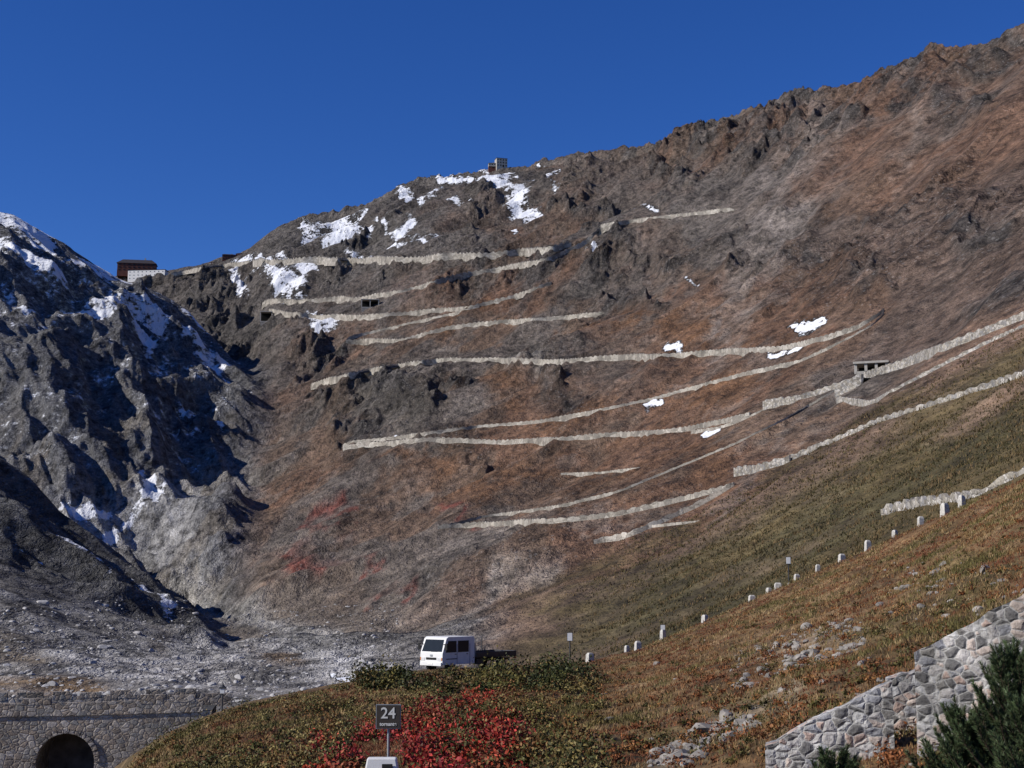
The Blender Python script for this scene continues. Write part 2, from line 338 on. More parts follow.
# ---------------------------------------------------------------- mesh utilities
def mkmesh(name,V,Fq,mats,cols=None,auxs=None,smooth=False,parent=None):
    V=np.asarray(V,np.float32);Fq=np.asarray(Fq,np.int32)
    me=bpy.data.meshes.new(name);n=Fq.shape[1]
    me.vertices.add(len(V));me.vertices.foreach_set('co',V.ravel())
    me.loops.add(Fq.size);me.loops.foreach_set('vertex_index',Fq.ravel())
    me.polygons.add(len(Fq));me.polygons.foreach_set('loop_start',np.arange(0,Fq.size,n,dtype=np.int32))
    me.polygons.foreach_set('use_smooth',np.full(len(Fq),bool(smooth)))
    me.update(calc_edges=True)
    for nm,a in (('Col',cols),('aux',auxs)):
        if a is not None:
            at=me.attributes.new(nm,'FLOAT_COLOR','POINT')
            c=np.ones((len(V),4),np.float32);c[:,:3]=a;at.data.foreach_set('color',c.ravel())
    o=bpy.data.objects.new(name,me);scene.collection.objects.link(o)
    me.materials.append(mats)
    if parent: o.parent=parent
    return o
idx=np.arange(nr*nc).reshape(nr,nc)
Q=np.stack([idx[:-1,:-1],idx[:-1,1:],idx[1:,1:],idx[1:,:-1]],-1).reshape(-1,4)
TM=terrain_mat()
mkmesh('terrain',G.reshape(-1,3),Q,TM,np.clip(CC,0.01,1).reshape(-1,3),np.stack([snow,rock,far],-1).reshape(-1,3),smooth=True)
def look(px,py,r0,r1):
    c=np.clip(np.interp(px,S,np.arange(nc)),0,nc-1);c0=int(round(c))
    colp=G[r0:r1,c0];pyc=PY[r0:r1,c0]
    i=np.where(pyc<=py)[0]
    if len(i)==0: return colp[-1].copy()
    i=i[0]
    if i==0: return colp[0].copy()
    t=(pyc[i-1]-py)/max(pyc[i-1]-pyc[i],1e-6)
    return colp[i-1]+(colp[i]-colp[i-1])*t
Gs=gblur(gblur(G,6,0),6,1)
def uphill(px,py,r0,r1):
    c0=int(np.clip(np.interp(px,S,np.arange(nc)),3,nc-4));pyc=PY[r0:r1,c0]
    i=np.where(pyc<=py)[0];i=r0+(i[0] if len(i) else r1-r0-1);i=min(max(i,3),nr-4)
    a=Gs[i+3,c0]-Gs[i-3,c0];b=Gs[i,c0+3]-Gs[i,c0-3];n=np.cross(b,a)
    if n[2]<0:n=-n
    h=-n[:2];return h/(np.linalg.norm(h)+1e-9)
# ---------------------------------------------------------------- mountain roads and walls
wall_far=stonemat('wall_stone_far',.25,[(.38,.35,.3),(.25,.23,.2),(.42,.39,.34),(.31,.28,.24)],(.22,.2,.17),.1,2)
wall_mid=stonemat('wall_stone_mid',1.1,[(.42,.39,.34),(.23,.21,.18),(.48,.45,.41),(.33,.3,.25),(.28,.27,.26)],(.22,.2,.18),.06,4)
wall_nr=stonemat('wall_stone_near',4.6,[(.38,.36,.34),(.14,.135,.13),(.48,.47,.45),(.4,.3,.25),(.25,.25,.26),(.44,.37,.32),(.19,.18,.165)],(.46,.45,.42),.035,13,.1)
asph=flat('asphalt',(.055,.055,.055),.9,0,.25,2)
def road(pts,hpx,r0,matk,cren,step=2.0,wid=6.0):
    pts=np.array(pts,float);seglen=np.hypot(*np.diff(pts[:,:2],axis=0).T);cum=np.r_[0,np.cumsum(seglen)]
    n=max(int(cum[-1]/step),4);tt=np.linspace(0,cum[-1],n)
    px=gblur(np.interp(tt,cum,pts[:,0]),1,0);py=np.interp(tt,cum,pts[:,1])
    A=np.array([look(a,b,rk[r0],rk[15]) for a,b in zip(px,py)])
    U=np.array([uphill(a,b,rk[r0],rk[15]) for a,b in zip(px,py)])
    dd=np.pad(A[:,1],2,mode='edge');dm=np.min([dd[i:i+n] for i in range(5)],axis=0)
    d=gblur(dm,2.5,0);A=up(px,gblur(py,1.2,0),d)
    U=gblur(U,5,0);U/=np.linalg.norm(U,axis=1)[:,None]+1e-9
    h=float(hpx)*A[:,1]/F
    wl=np.r_[0,np.cumsum(np.linalg.norm(np.diff(A,axis=0),axis=1))];sp_=max(1.2,A[:,1].mean()/F*1.6)
    m_=max(int(wl[-1]/sp_),6);wt=np.linspace(0,wl[-1],m_)
    A=np.stack([np.interp(wt,wl,A[:,i]) for i in range(3)],-1);U=np.stack([np.interp(wt,wl,U[:,i]) for i in range(2)],-1);h=np.interp(wt,wl,h)
    hh=h*np.clip(1+.5*fbm(wt/80,wt*0+3,3,int(pts[0,0])),.4,2)*.8
    cr=((np.arange(m_)//2)%2)*cren*h+rng.random(m_)*.15*h
    B=A.copy();B[:,2]-=h*.4+2.0
    T=A.copy();T[:,2]+=hh+cr
    th=np.clip(h*.25,.4,1.2)[:,None]
    T2=T.copy();T2[:,:2]+=U*th
    R0=T2.copy();R0[:,2]=A[:,2]+hh*.75
    R1=R0.copy();R1[:,:2]+=U*wid;
    V=np.concatenate([B,T,T2,R0]);ii=np.arange(m_-1);f=[]
    for k in range(3): f.append(np.stack([k*m_+ii,k*m_+ii+1,(k+1)*m_+ii+1,(k+1)*m_+ii],-1))
    f.append(np.array([[0,m_,2*m_,3*m_],[m_-1,4*m_-1,3*m_-1,2*m_-1]]))
    mkmesh('retaining_wall',V,np.concatenate(f),(wall_far,wall_mid)[matk])
    V=np.concatenate([R0,R1]);mkmesh('road',V,np.stack([ii,ii+1,m_+ii+1,m_+ii],-1),asph)
for R_ in ROADS: road(*R_)
# ---------------------------------------------------------------- box builder
class Grp:
    def __init__(s,name,loc=(0,0,0),rz=0):
        s.e=bpy.data.objects.new(name,None);scene.collection.objects.link(s.e)
        s.e.location=loc;s.e.rotation_euler=(0,0,rz);s.p={}
    def poly(s,name,m,verts,faces):
        if name not in s.p: s.p[name]=([],[],m)
        V,Fc,_=s.p[name];o=len(V);V.extend([tuple(v) for v in verts]);Fc.extend([tuple(o+i for i in f) for f in faces])
    def box(s,name,m,c,sz,taper=None,rot=None):
        x,y,z=[a/2 for a in sz];vs=[]
        for zz in(-z,z):
            for xx,yy in((-x,-y),(x,-y),(x,y),(-x,y)):
                k=taper if (taper and zz>0) else (1,1)
                v=Vector((xx*k[0],yy*k[1],zz))
                if rot: v=rot@v
                vs.append((v.x+c[0],v.y+c[1],v.z+c[2]))
        s.poly(name,m,vs,[(3,2,1,0),(4,5,6,7),(0,1,5,4),(1,2,6,5),(2,3,7,6),(3,0,4,7)])
    def cyl(s,name,m,c,r,h,axis='Z',n=20,r2=None):
        r2=r if r2 is None else r2;vs=[]
        for k,(rr,zz) in enumerate(((r,-h/2),(r2,h/2))):
            for i in range(n):
                a=2*math.pi*i/n;p=(rr*math.cos(a),rr*math.sin(a),zz)
                if axis=='X':p=(p[2],p[0],p[1])
                if axis=='Y':p=(p[1],p[2],p[0])
                vs.append((p[0]+c[0],p[1]+c[1],p[2]+c[2]))
        fs=[(i,(i+1)%n,n+(i+1)%n,n+i) for i in range(n)]+[tuple(range(n-1,-1,-1)),tuple(range(n,2*n))]
        s.poly(name,m,vs,fs)
    def done(s,bev=0):
        for nme,(V,Fc,m) in s.p.items():
            me=bpy.data.meshes.new(nme);me.from_pydata(V,[],Fc);me.update();me.materials.append(m)
            o=bpy.data.objects.new(nme,me);scene.collection.objects.link(o);o.parent=s.e
            if bev:
                b=o.modifiers.new('b','BEVEL');b.width=bev;b.segments=2;b.limit_method='ANGLE'
        return s.e
white=flat('white_paint',(.72,.72,.7),.4,0,.08,2)
cream=flat('white_plaster',(.78,.76,.72),.8,0,.1,.3)
dkred=flat('dark_red_cladding',(.1,.04,.032),.8,0,.2,.2)
roofm=flat('roof_slate',(.045,.04,.045),.7,0,.2,.3)
glass=flat('dark_glass',(.02,.025,.03),.12,0,.1,2)
blk=flat('rubber',(.02,.02,.02),.8,0,.2,5)
dkm=flat('dark_metal',(.06,.06,.065),.5,.4,.2,3)
gal=flat('galvanised_steel',(.35,.36,.37),.5,.6,.15,6)
conc=flat('concrete',(.36,.34,.31),.9,0,.2,.5)
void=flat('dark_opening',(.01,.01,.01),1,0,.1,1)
redl=flat('red_lamp',(.5,.03,.02),.4,0,.1,2)
orange=flat('orange_lens',(.6,.2,.03),.3,0,.05,3);glass2=flat('headlight_glass',(.6,.6,.6),.1,0,.05,3)
dkm2=flat('sign_brown',(.05,.042,.035),.5,0,.1,3);signw=flat('sign_white',(.6,.6,.56),.6,0,.05,3)
def building(name,px,py,d,w,dep,h,floors,base_m,up_m,roof='gable',rz=0,nw=8,split=.4,rh=.3,win=.45):
    p=up(px,py,d);g=Grp(name,p,rz)
    g.box('walls',base_m,(0,0,h*split/2-4),(w,dep,h*split+8))
    g.box('upper_walls',up_m,(0,0,h*split+h*(1-split)/2),(w*.99,dep*.99,h*(1-split)))
    for f in range(floors):
        for i in range(nw):
            z=h*(f+.55)/floors;x=(i+.5)/nw*w-w/2
            g.box('windows',glass if z<h*split else cream,(x,-dep/2-.05,z),(w/nw*win,.5,h/floors*win))
            if z>=h*split: g.box('window_panes',glass,(x,-dep/2-.2,z),(w/nw*win*.7,.5,h/floors*win*.7))
    g.box('door',void,(w*.1,-dep/2-.1,h/floors*.35),(w/nw*.5,.5,h/floors*.7))
    if roof=='gable':
        a=w/2*1.04;b=dep/2*1.1;r=h*rh
        g.poly('roof',roofm,[(-a,-b,h),(a,-b,h),(a,b,h),(-a,b,h),(-a*.72,0,h+r),(a*.72,0,h+r)],[(0,1,5,4),(2,3,4,5),(0,4,3),(1,2,5),(3,2,1,0)])
        g.box('chimney',conc,(w*.2,2,h+r),(2,2,r*.8))
    else: g.box('roof',roofm,(0,0,h+.4),(w*1.03,dep*1.03,.8))
    return g.done()
building('hotel',137,273,2280,62,22,14,3,dkred,dkred,rz=.15,nw=8,split=.2,rh=.6,win=.4)
building('hotel',148,281,2255,62,18,16,3,cream,cream,'flat',rz=-.1,nw=9,split=.99,win=.22)
building('mountain_hut',229,261,2300,22,14,9,2,dkred,dkred,rz=.2,nw=5)
building('mountain_hut',240,259,2300,12,10,8,2,conc,dkred,rz=-.2,nw=3)
building('mountain_hut',214,266,2300,14,10,5,1,cream,dkred,rz=-.2,nw=3)
building('stone_refuge',501,168,2190,18,12,14,3,conc,conc,'flat',rz=.3,nw=4)
building('mountain_hut',492,169,2190,12,10,8,2,dkred,conc,rz=.1,nw=3)
building('mountain_hut',433,180,2240,9,7,6,2,conc,conc,'flat',nw=3)
def gallery(px,py,w,h,rz,n,dep=9,base=5):
    p=look(px,py,rk[8],rk[15])
    g=Grp('avalanche_gallery',p,rz)
    g.box('roof_slab',conc,(0,dep/2,h+.3),(w+1.5,dep+2,.7))
    g.box('base_wall',wall_mid,(0,.1,.3-base/2),(w,1.2,base))
    for i in range(n+1): g.box('columns',conc,(-w/2+w*i/n,.1,h*.5+.1),(.9,1.0,h-.3))
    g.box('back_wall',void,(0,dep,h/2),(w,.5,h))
    g.box('parapet',conc,(0,-.2,.6),(w,.4,.9))
    return g.done()
gallery(871,374,10,3.6,-.35,3,base=7)
gallery(266,322,13,12,.1,1)
gallery(370,308,18,9,.1,2)
# ---------------------------------------------------------------- stone bridge (left)
bm_=stonemat('bridge_stone',1.8,[(.4,.35,.29),(.25,.21,.17),(.46,.41,.35),(.33,.27,.21),(.28,.26,.23)],(.24,.21,.18),.06,6)
def bridge():
    d=125.;pL=up(-120,706,d-4);pR=up(212,699,d);
    L=np.linalg.norm((pR-pL)[:2]);ang=math.atan2(pR[1]-pL[1],pR[0]-pL[0]);g=Grp('stone_bridge',pL,ang)
    sl=(pR[2]-pL[2])/L
    cx=(65+120)/332*L;R=2.4;zc=-(758-703)/F*d;H=14;seg_=28
    for yy,nm in((0,'front_wall'),(7,'rear_wall')):
        vs=[];fs=[]
        def quad(a,b,c,e): 
            o=len(vs);vs.extend([a,b,c,e]);fs.append((o,o+1,o+2,o+3))
        t=lambda x:sl*x-1.0
        quad((0,yy,-H),(cx-R,yy,-H),(cx-R,yy,t(cx-R)),(0,yy,t(0)))
        for i in range(seg_):
            a0=math.pi-math.pi*i/seg_;a1=math.pi-math.pi*(i+1)/seg_
            x0=cx+R*math.cos(a0);x1=cx+R*math.cos(a1)
            quad((x0,yy,zc+R*math.sin(a0)),(x1,yy,zc+R*math.sin(a1)),(x1,yy,t(x1)),(x0,yy,t(x0)))
        quad((cx+R,yy,-H),(L,yy,-H),(L,yy,t(L)),(cx+R,yy,t(cx+R)))
        g.poly(nm,bm_,vs,fs)
    vs=[];fs=[]
    path=[(cx-R,-H)]+[(cx+R*math.cos(math.pi-math.pi*i/seg_),zc+R*math.sin(math.pi-math.pi*i/seg_)) for i in range(seg_+1)]+[(cx+R,-H)]
    for x,z in path: vs+= [(x,0,z),(x,7,z)]
    for i in range(len(path)-1): fs.append((2*i,2*i+1,2*i+3,2*i+2))
    g.poly('arch_vault',bm_,vs,fs)
    g.box('arch_blocker',flat('arch_shade_stone',(.2,.18,.16),.9,0,.5,1),(cx,6.6,-8),(2*R-.02,.6,12))  # added panel closing the vault so the arch reads dark; shade tone in its colour
    for i in range(17):
        a=math.pi*(i+.5)/17;r=R+.22
        g.box('voussoirs',bm_,(cx+r*math.cos(a),-.04,zc+r*math.sin(a)),(.42,.16,.4),rot=Matrix.Rotation(-(a),3,'Y'))
    g.poly('road_deck',asph,[(0,0,-1),(L,0,sl*L-1),(L,7,sl*L-1),(0,7,-1)],[(0,1,2,3)])
    rotm=Matrix.Rotation(-math.atan(sl),3,'Y')
    for yy in(-.05,6.6):
        x=0
        while x<L-1:
            w_=rng.uniform(2.2,3.4);z=sl*(x+w_/2)
            g.box('parapet',bm_,(x+w_/2,yy+.2,z-.55+rng.uniform(-.05,.05)),(w_,.5,1.1),rot=rotm)
            if rng.random()<.6: g.box('parapet_blocks',bm_,(x+w_*.4,yy+.2,z+.1),(w_*.7,.54,rng.uniform(.4,.8)),rot=rotm)
            x+=w_
    return g.done()
bridge()
# ---------------------------------------------------------------- foreground wall
def fgwall():
    def segm(x0,y0,d0,x1,y1,d1,hgt,name,thick=.45):
        a=up(x0,y0,d0);b=up(x1,y1,d1);n=70
        dv=(b-a)[:2];L=np.linalg.norm(dv);nrm=np.array([-dv[1],dv[0]])/L
        if nrm[1]<0:nrm=-nrm
        t=np.linspace(0,1,n);A=a+(b-a)*t[:,None];A[:,2]+=fbm(t*L*1.6,t*0+x0,3,5,.5)*.06
        rowsv=[];m_=14
        for j in range(m_+1):
            R=A.copy();R[:,2]-=hgt*j/m_
            off=-.05*j/m_+fbm(t*L*2.0,t*0+j*.4,3,9,.5)*.035
            R[:,:2]+=nrm*off[:,None];rowsv.append(R)
        T=A.copy();T[:,:2]+=nrm*thick;T[:,2]+=.02;Bk=T.copy();Bk[:,2]-=hgt
        rowsv=[Bk,T]+rowsv
        V=[tuple(v) for v in np.concatenate(rowsv)];r=len(rowsv);f=[]
        for k in range(r-1):
            for i in range(n-1): f.append((k*n+i,(k+1)*n+i,(k+1)*n+i+1,k*n+i+1))
        f.append(tuple(k*n for k in range(r)));f.append(tuple(k*n+n-1 for k in range(r-1,-1,-1)))
        me=bpy.data.meshes.new(name);me.from_pydata(V,[],f);me.update();me.materials.append(wall_nr)
        o=bpy.data.objects.new(name,me);scene.collection.objects.link(o)
    segm(765,746,26.8,892,681,26.3,2.6,'stone_wall')
    segm(888,680,27.8,925,668,27.7,2.6,'stone_wall')
    segm(914,653,25.2,1090,558,23.5,2.8,'stone_wall')
fgwall()
# ---------------------------------------------------------------- kerb bollards
def crestpt(px,dd=0.0):
    c=int(round(np.interp(px,S,np.arange(nc))));p=G[rk[4],c].copy();r=(p[1]+dd)/p[1];p[0]*=r;p[1]*=r;return p
wall_mid_b=flat('bollard_stone',(.46,.44,.4),.9,0,.35,6)
def bollard(px,h=.75,w=.42,dd=0):
    p=crestpt(px,dd)
    g=Grp('stone_bollard',p,rng.random()*.8)
    g.box('base',wall_mid_b,(0,0,h*.4-.2),(w,w*.8,h*.8+.4),taper=(.86,.86))
    g.box('cap',wall_mid_b,(0,0,h*.88),(w*.86,w*.68,h*.18),taper=(.6,.6))
    g.done(.03)
for x in (590,627,638,663,705,752,769,778,797,818,842,868,895,921,945,962): bollard(x,.55+.35*rng.random(),.4+.25*rng.random())
def marker(px,h,name='road_marker_post',dd=1.5):
    g=Grp(name,crestpt(px,dd),0)
    g.cyl('post',dkm,(0,0,h/2-.2),.05,h+.4);g.box('panel',white,(0,-.04,h-.2),(.34,.08,.55));g.box('panel_frame',dkm,(0,.03,h-.2),(.42,.05,.63))
    g.cyl('foot',conc,(0,0,.05),.14,.3);g.done()
marker(570,2.1);marker(789,2.3);marker(663,1.1)
def lamp():
    p=up(222,712,118);g=Grp('street_lamp',p)
    g.cyl('post',dkm,(0,0,.6),.06,2.2);g.box('lantern',dkm,(0,0,1.95),(.5,.5,.12));g.box('glass',white,(0,0,1.7),(.34,.34,.4),taper=(1.2,1.2));g.cyl('lantern_top',dkm,(0,0,2.12),.25,.25,r2=.04)
    g.cyl('base',cream,(0,0,-.4),.2,.6);g.done()
lamp()
# ---------------------------------------------------------------- sign 24
def sign():
    d=36.;p=up(388,757,d);k=d/F
    g=Grp('traffic_sign',p,-.05)
    g.cyl('post',gal,(0,.05,27*k/2-.4),.035,27*k+.8);
    g.box('plate',dkm2,(0,-.04,(757-718.5)*k),(23*k,.03,22*k))
    g.box('rim',gal,(0,-.02,(757-718.5)*k),(24.5*k,.02,23.5*k))
    e=g.done()
    for txt,sz,z in(('24',.38,(757-720)*k),('tornante',.12,(757-727)*k)):
        cu=bpy.data.curves.new('numerals','FONT');cu.body=txt;cu.size=sz;cu.align_x='CENTER';cu.extrude=.004;cu.offset=.004
        o=bpy.data.objects.new('numerals',cu);scene.collection.objects.link(o);o.parent=e;o.location=(0,-.062,z);o.rotation_euler=(math.pi/2,0,0);cu.materials.append(signw)
    p=up(382,772,30);g=Grp('marker_stone',p);g.box('stone',white,(0,0,.02),(.8,.3,.55),taper=(.75,.8));g.box('stripe',blk,(.12,-.155,.1),(.22,.02,.16));g.done(.03)
sign()
# ---------------------------------------------------------------- truck
def truck():
    d=90.;p=up(449,671,d);fw=math.atan2(-.74,-.67)
    g=Grp('flatbed_truck',p,fw)
    def prism(name,m,prof,y0,y1):
        n=len(prof);vs=[(x,y0,z) for x,z in prof]+[(x,y1,z) for x,z in prof]
        g.poly(name,m,vs,[tuple(range(n)),tuple(range(2*n-1,n-1,-1))]+[(i,n+i,n+(i+1)%n,(i+1)%n) for i in range(n)])
    W=.98
    prism('cab',white,[(-1.3,.45),(1.5,.45),(1.58,.6),(1.56,1.15),(1.22,2.05),(1.05,2.15),(-1.2,2.15),(-1.3,2.05)],-W,W)
    sx=lambda z:1.56-(z-1.15)*(.34/.9)
    g.poly('windscreen',glass,[(sx(1.25)+.012,-.88,1.25),(sx(1.25)+.012,.88,1.25),(sx(1.98)+.012,.8,1.98),(sx(1.98)+.012,-.8,1.98)],[(0,1,2,3)])
    for s in(-1,1):
        y=s*(W+.012)
        g.poly('side_windows',glass,[(1.30,y,1.2),(.35,y,1.2),(.35,y,1.9),(1.08,y,1.9)],[(0,1,2,3)])
        g.poly('side_windows',glass,[(.22,y,1.2),(-.75,y,1.2),(-.75,y,1.9),(.22,y,1.9)],[(0,1,2,3)])
        for x in(.29,-.85): g.box('door_seams',dkm,(x,y,1.1),(.02,.02,1.2))
        g.box('door_handles',dkm,(.42,y,1.08),(.16,.05,.04));g.box('door_handles',dkm,(-.62,y,1.08),(.16,.05,.04))
        g.box('headlights',glass2,(1.575,s*.72,.78),(.05,.34,.2))
        g.box('indicators',orange,(1.57,s*.92,.8),(.06,.08,.18))
        g.box('mirrors',blk,(1.45,s*1.2,1.55),(.08,.2,.4));g.box('mirror_arms',blk,(1.4,s*1.05,1.7),(.04,.35,.04))
        g.box('bed_sides',dkm,(-3.3,s*.98,.98),(3.8,.05,.32))
    g.box('grille',blk,(1.585,0,.82),(.03,.9,.14));g.box('bumper',white,(1.6,0,.5),(.12,1.86,.22));g.box('plate',cream,(1.67,0,.5),(.02,.45,.1))
    g.box('wipers',blk,(1.56,.2,1.27),(.03,.6,.03));g.box('badge',gal,(1.6,0,1.02),(.02,.2,.12))
    for x in(.75,-3.9):
        for s in(-1,1):
            g.cyl('tyres',blk,(x,s*.82,.38),.38,.24,'Y',24);g.cyl('rims',gal,(x,s*.97,.38),.2,.03,'Y',16)
            g.box('wheel_arches',dkm,(x,s*.92,.8),(1.0,.15,.06))
    for s in(-1,1): g.box('chassis',dkm,(-2.4,s*.4,.62),(5.6,.1,.16))
    g.box('bed_floor',dkm,(-3.3,0,.83),(3.9,1.95,.1));g.box('tailgate',dkm,(-5.22,0,.98),(.05,1.95,.32));g.box('headboard',gal,(-1.42,0,1.25),(.06,1.9,.9))
    g.box('fuel_tank',dkm,(-1.9,.75,.55),(.7,.35,.35));g.cyl('stake',dkm,(-4.0,-.95,1.4),.04,1.3)
    g.box('tail_lights',redl,(-5.25,.8,.7),(.04,.3,.12));g.box('tail_lights',redl,(-5.25,-.8,.7),(.04,.3,.12))
    g.done(.02)
truck()
# ---------------------------------------------------------------- vegetation
def vmat(name,rough=.8):
    m,nt,b=mat(name);c=N(nt,'ShaderNodeAttribute',attribute_name='Col').outputs['Color']
    nt.links.new(c,b.inputs['Base Color']);b.inputs['Roughness'].default_value=rough
    return m
vg=vmat('dry_grass_mat');vl=vmat('leaf_mat',.6)
def sample(n,rA,rB,x0,x1,power=1.0):
    c=rng.uniform(np.interp(x0,S,np.arange(nc)),np.interp(x1,S,np.arange(nc)),n).astype(int)
    r=(rA+(rB-rA)*rng.random(n)**power);ri0=np.clip(r.astype(int),0,nr-2);t=(r-ri0)[:,None]
    cf=rng.random(n)[:,None]
    c=np.clip(c,0,nc-2)
    p=(G[ri0,c]*(1-t)+G[ri0+1,c]*t)*(1-cf)+(G[ri0,c+1]*(1-t)+G[ri0+1,c+1]*t)*cf
    return p,PX[ri0,c],PY[ri0,c]
def tufts(name,n,rA,rB,x0,x1,hmin,hmax,nb,pal,power=1.0,keep=None,wd=.018,scl=None):
    p,px,py=sample(n,rA,rB,x0,x1,power)
    if keep is not None:
        k=keep(px,py,p);p=p[k];px=px[k];py=py[k]
    n=len(p);nz=fbm(p[:,0]/5,p[:,1]/5,4,200);nz2=fbm(p[:,0]/1.5,p[:,1]/1.5,2,210)
    h=(hmin+(hmax-hmin)*rng.random(n))*(1+.6*nz)
    if scl is not None:h=h*scl(p)
    pal=np.array(pal);ci=np.clip(((nz*1.1+nz2*.5+.42)+rng.normal(0,.15,n))*len(pal),0,len(pal)-1).astype(int)
    base=pal[ci]*(.7+.6*rng.random((n,1)))
    P_=np.repeat(p,nb,0);H=np.repeat(h,nb);N_=n*nb
    a=rng.random(N_)*2*math.pi;l=rng.random(N_)*.8*H;w_=wd*(1+rng.random(N_))*(.5+P_[:,1]/60)
    off=rng.normal(0,.06,(N_,2))*(1+P_[:,1:2]/60)
    b0=P_.copy();b0[:,:2]+=off;b0[:,2]-=.02
    ta=rng.random(N_)*math.pi
    b1=b0.copy();b1[:,0]+=np.cos(ta)*w_;b1[:,1]+=np.sin(ta)*w_
    tp=b0.copy();tp[:,0]+=np.cos(a)*l;tp[:,1]+=np.sin(a)*l;tp[:,2]+=H*(.6+.4*rng.random(N_))
    V=np.stack([b0,b1,tp],1).reshape(-1,3);Cc=np.repeat(np.repeat(base,nb,0)*(.8+.4*rng.random((N_,1))),3,0)
    Fc=np.arange(N_*3).reshape(-1,3);return mkmesh(name,V,Fc,vg,Cc)
pal=[(.15,.055,.027),(.19,.09,.037),(.23,.14,.06),(.18,.11,.045),(.31,.22,.11),(.12,.1,.035)]
notrock=lambda px,py,p:(rng.random(len(px))>.7*np.maximum(np.exp(-(((px-700)*.5+(py-735)*1.0)**2/600+((px-720)/60)**2)),np.exp(-((px-795)/45)**2-((py-650+(px-795)*.25)/20)**2)))
tufts('grass',80000,rk[1]+8,rk[4]+2,60,1080,.08,.22,5,pal,1.0,notrock)
pal2=[(.055,.048,.02),(.08,.062,.025),(.11,.08,.035),(.06,.055,.022),(.14,.095,.045)]
tufts('grass',42000,rk[6],rk[11],520,1080,.15,.4,3,pal2,1.0,lambda px,py,p:rng.random(len(px))<sst(540,720,px+fbm(p[:,0]/30,p[:,1]/30,3,9)*60)*(.35+.65*sst(-.2,.4,fbm(p[:,0]/12,p[:,1]/12,3,19))),.03,lambda p:.6+p[:,1]/250)
def shrubs(name,cents,rad,nl,pal,ls,flatz=.8,rs=None):
    cents=np.array(cents);n=len(cents);pal=np.array(pal)
    R=rad*(.3+1.2*rng.random(n)**1.4)
    if rs is not None: R=R*np.array(rs)
    P_=np.repeat(cents,nl,0);RR=np.repeat(R,nl)
    v=rng.normal(size=(n*nl,3));v/=np.linalg.norm(v,axis=1)[:,None];v[:,2]=np.abs(v[:,2])*flatz
    rr=RR*(.35+.65*rng.random(n*nl))*(1+.6*pn(v[:,0]*2.5+P_[:,0],v[:,1]*2.5+P_[:,1],5))
    c=P_+v*rr[:,None];M=len(c)
    t=rng.normal(size=(M,3));t/=np.linalg.norm(t,axis=1)[:,None];b=np.cross(t,rng.normal(size=(M,3)));b/=np.linalg.norm(b,axis=1)[:,None]
    s_=ls*(.6+.8*rng.random((M,1)));V=np.stack([c-t*s_,c+b*s_*.5,c+t*s_,c-b*s_*.5],1).reshape(-1,3)
    base=np.repeat(pal[rng.integers(0,len(pal),n)],nl,0)*(.45+.9*rng.random((M,1)));
    return mkmesh(name,V,np.arange(M*4).reshape(-1,4),vl,np.repeat(base,4,0))
def atpx(n,x0,x1,y0,y1,fn=None):
    out=[]
    while len(out)<n:
        x=rng.uniform(x0,x1);y=rng.uniform(y0,y1)
        if fn and not fn(x,y):continue
        out.append(look(x,y,rk[2],rk[4]))
    return out
clear=lambda x,y: not(abs(x-386)<34 and y>742)
shrubs('red_shrubs',atpx(220,300,520,690,790,lambda x,y:clear(x,y) and (y-686)>(500-x)*.34 and rng.random()<1.05-abs(x-415)/115),.55,190,[(.36,.035,.025),(.26,.03,.025),(.24,.07,.03),(.42,.07,.035),(.15,.05,.02),(.3,.035,.035),(.1,.09,.03)],.055,1.0)
gx=list(rng.uniform(365,500,80))+list(rng.uniform(495,590,60));gy=[rng.uniform(677,694) if 405<x<485 else rng.uniform(674,692) for x in gx]
shrubs('green_shrubs',[look(x,y,rk[2],rk[4]) for x,y in zip(gx,gy)],1.05,230,[(.05,.058,.016),(.08,.082,.022),(.13,.11,.03),(.04,.048,.016),(.17,.12,.04),(.1,.06,.025)],.08,1.0,[.55 if 395<x<490 else 1.0 for x in gx])
shrubs('low_shrubs',atpx(430,140,600,684,775,clear),.6,130,[(.08,.08,.022),(.14,.1,.03),(.19,.09,.03),(.22,.17,.06),(.06,.065,.02),(.17,.14,.045)],.05,.9)
shrubs('rust_shrubs',atpx(650,560,1024,500,768,lambda x,y:y>690-(x-560)*.42),.32,80,[(.23,.085,.03),(.27,.13,.045),(.17,.07,.03),(.12,.1,.03),(.07,.065,.02)],.04)
def rocks(name,cents,sizes,m):
    import bmesh
    bm=bmesh.new();bmesh.ops.create_icosphere(bm,subdivisions=2,radius=1);bv=np.array([v.co[:] for v in bm.verts]);bf=np.array([[v.index for v in f.verts] for f in bm.faces]);bm.free()
    Vs=[];Fs=[];o=0
    for c,s_ in zip(cents,sizes):
        nrm=rng.normal(size=(7,3));nrm/=np.linalg.norm(nrm,axis=1)[:,None];v=bv.copy()
        for q_ in nrm:
            dd=v@q_;cut=rng.uniform(.45,.85);ex=np.clip(dd-cut,0,None);v-=ex[:,None]*q_
        v*=np.array([rng.uniform(.7,1.3),rng.uniform(.7,1.3),rng.uniform(.4,.8)])*s_
        a=rng.random()*6.28;R=np.array([[math.cos(a),-math.sin(a),0],[math.sin(a),math.cos(a),0],[0,0,1]])
        Vs.append(v@R.T+c);Fs.append(bf+o);o+=len(bv)
    return mkmesh(name,np.concatenate(Vs),np.concatenate(Fs),m)
rockm=flat('rock',(.24,.22,.195),.95,0,.5,2.5)
cs=atpx(160,650,760,715,768,lambda x,y:abs((y-740)+(x-705)*.5)<14)+atpx(190,735,865,620,690,lambda x,y:abs((y-650)+(x-800)*.35)<20)+atpx(90,560,1024,520,768)+atpx(60,880,1024,560,620)
rocks('scattered_rocks',cs,.05+rng.exponential(.075,len(cs)),rockm)
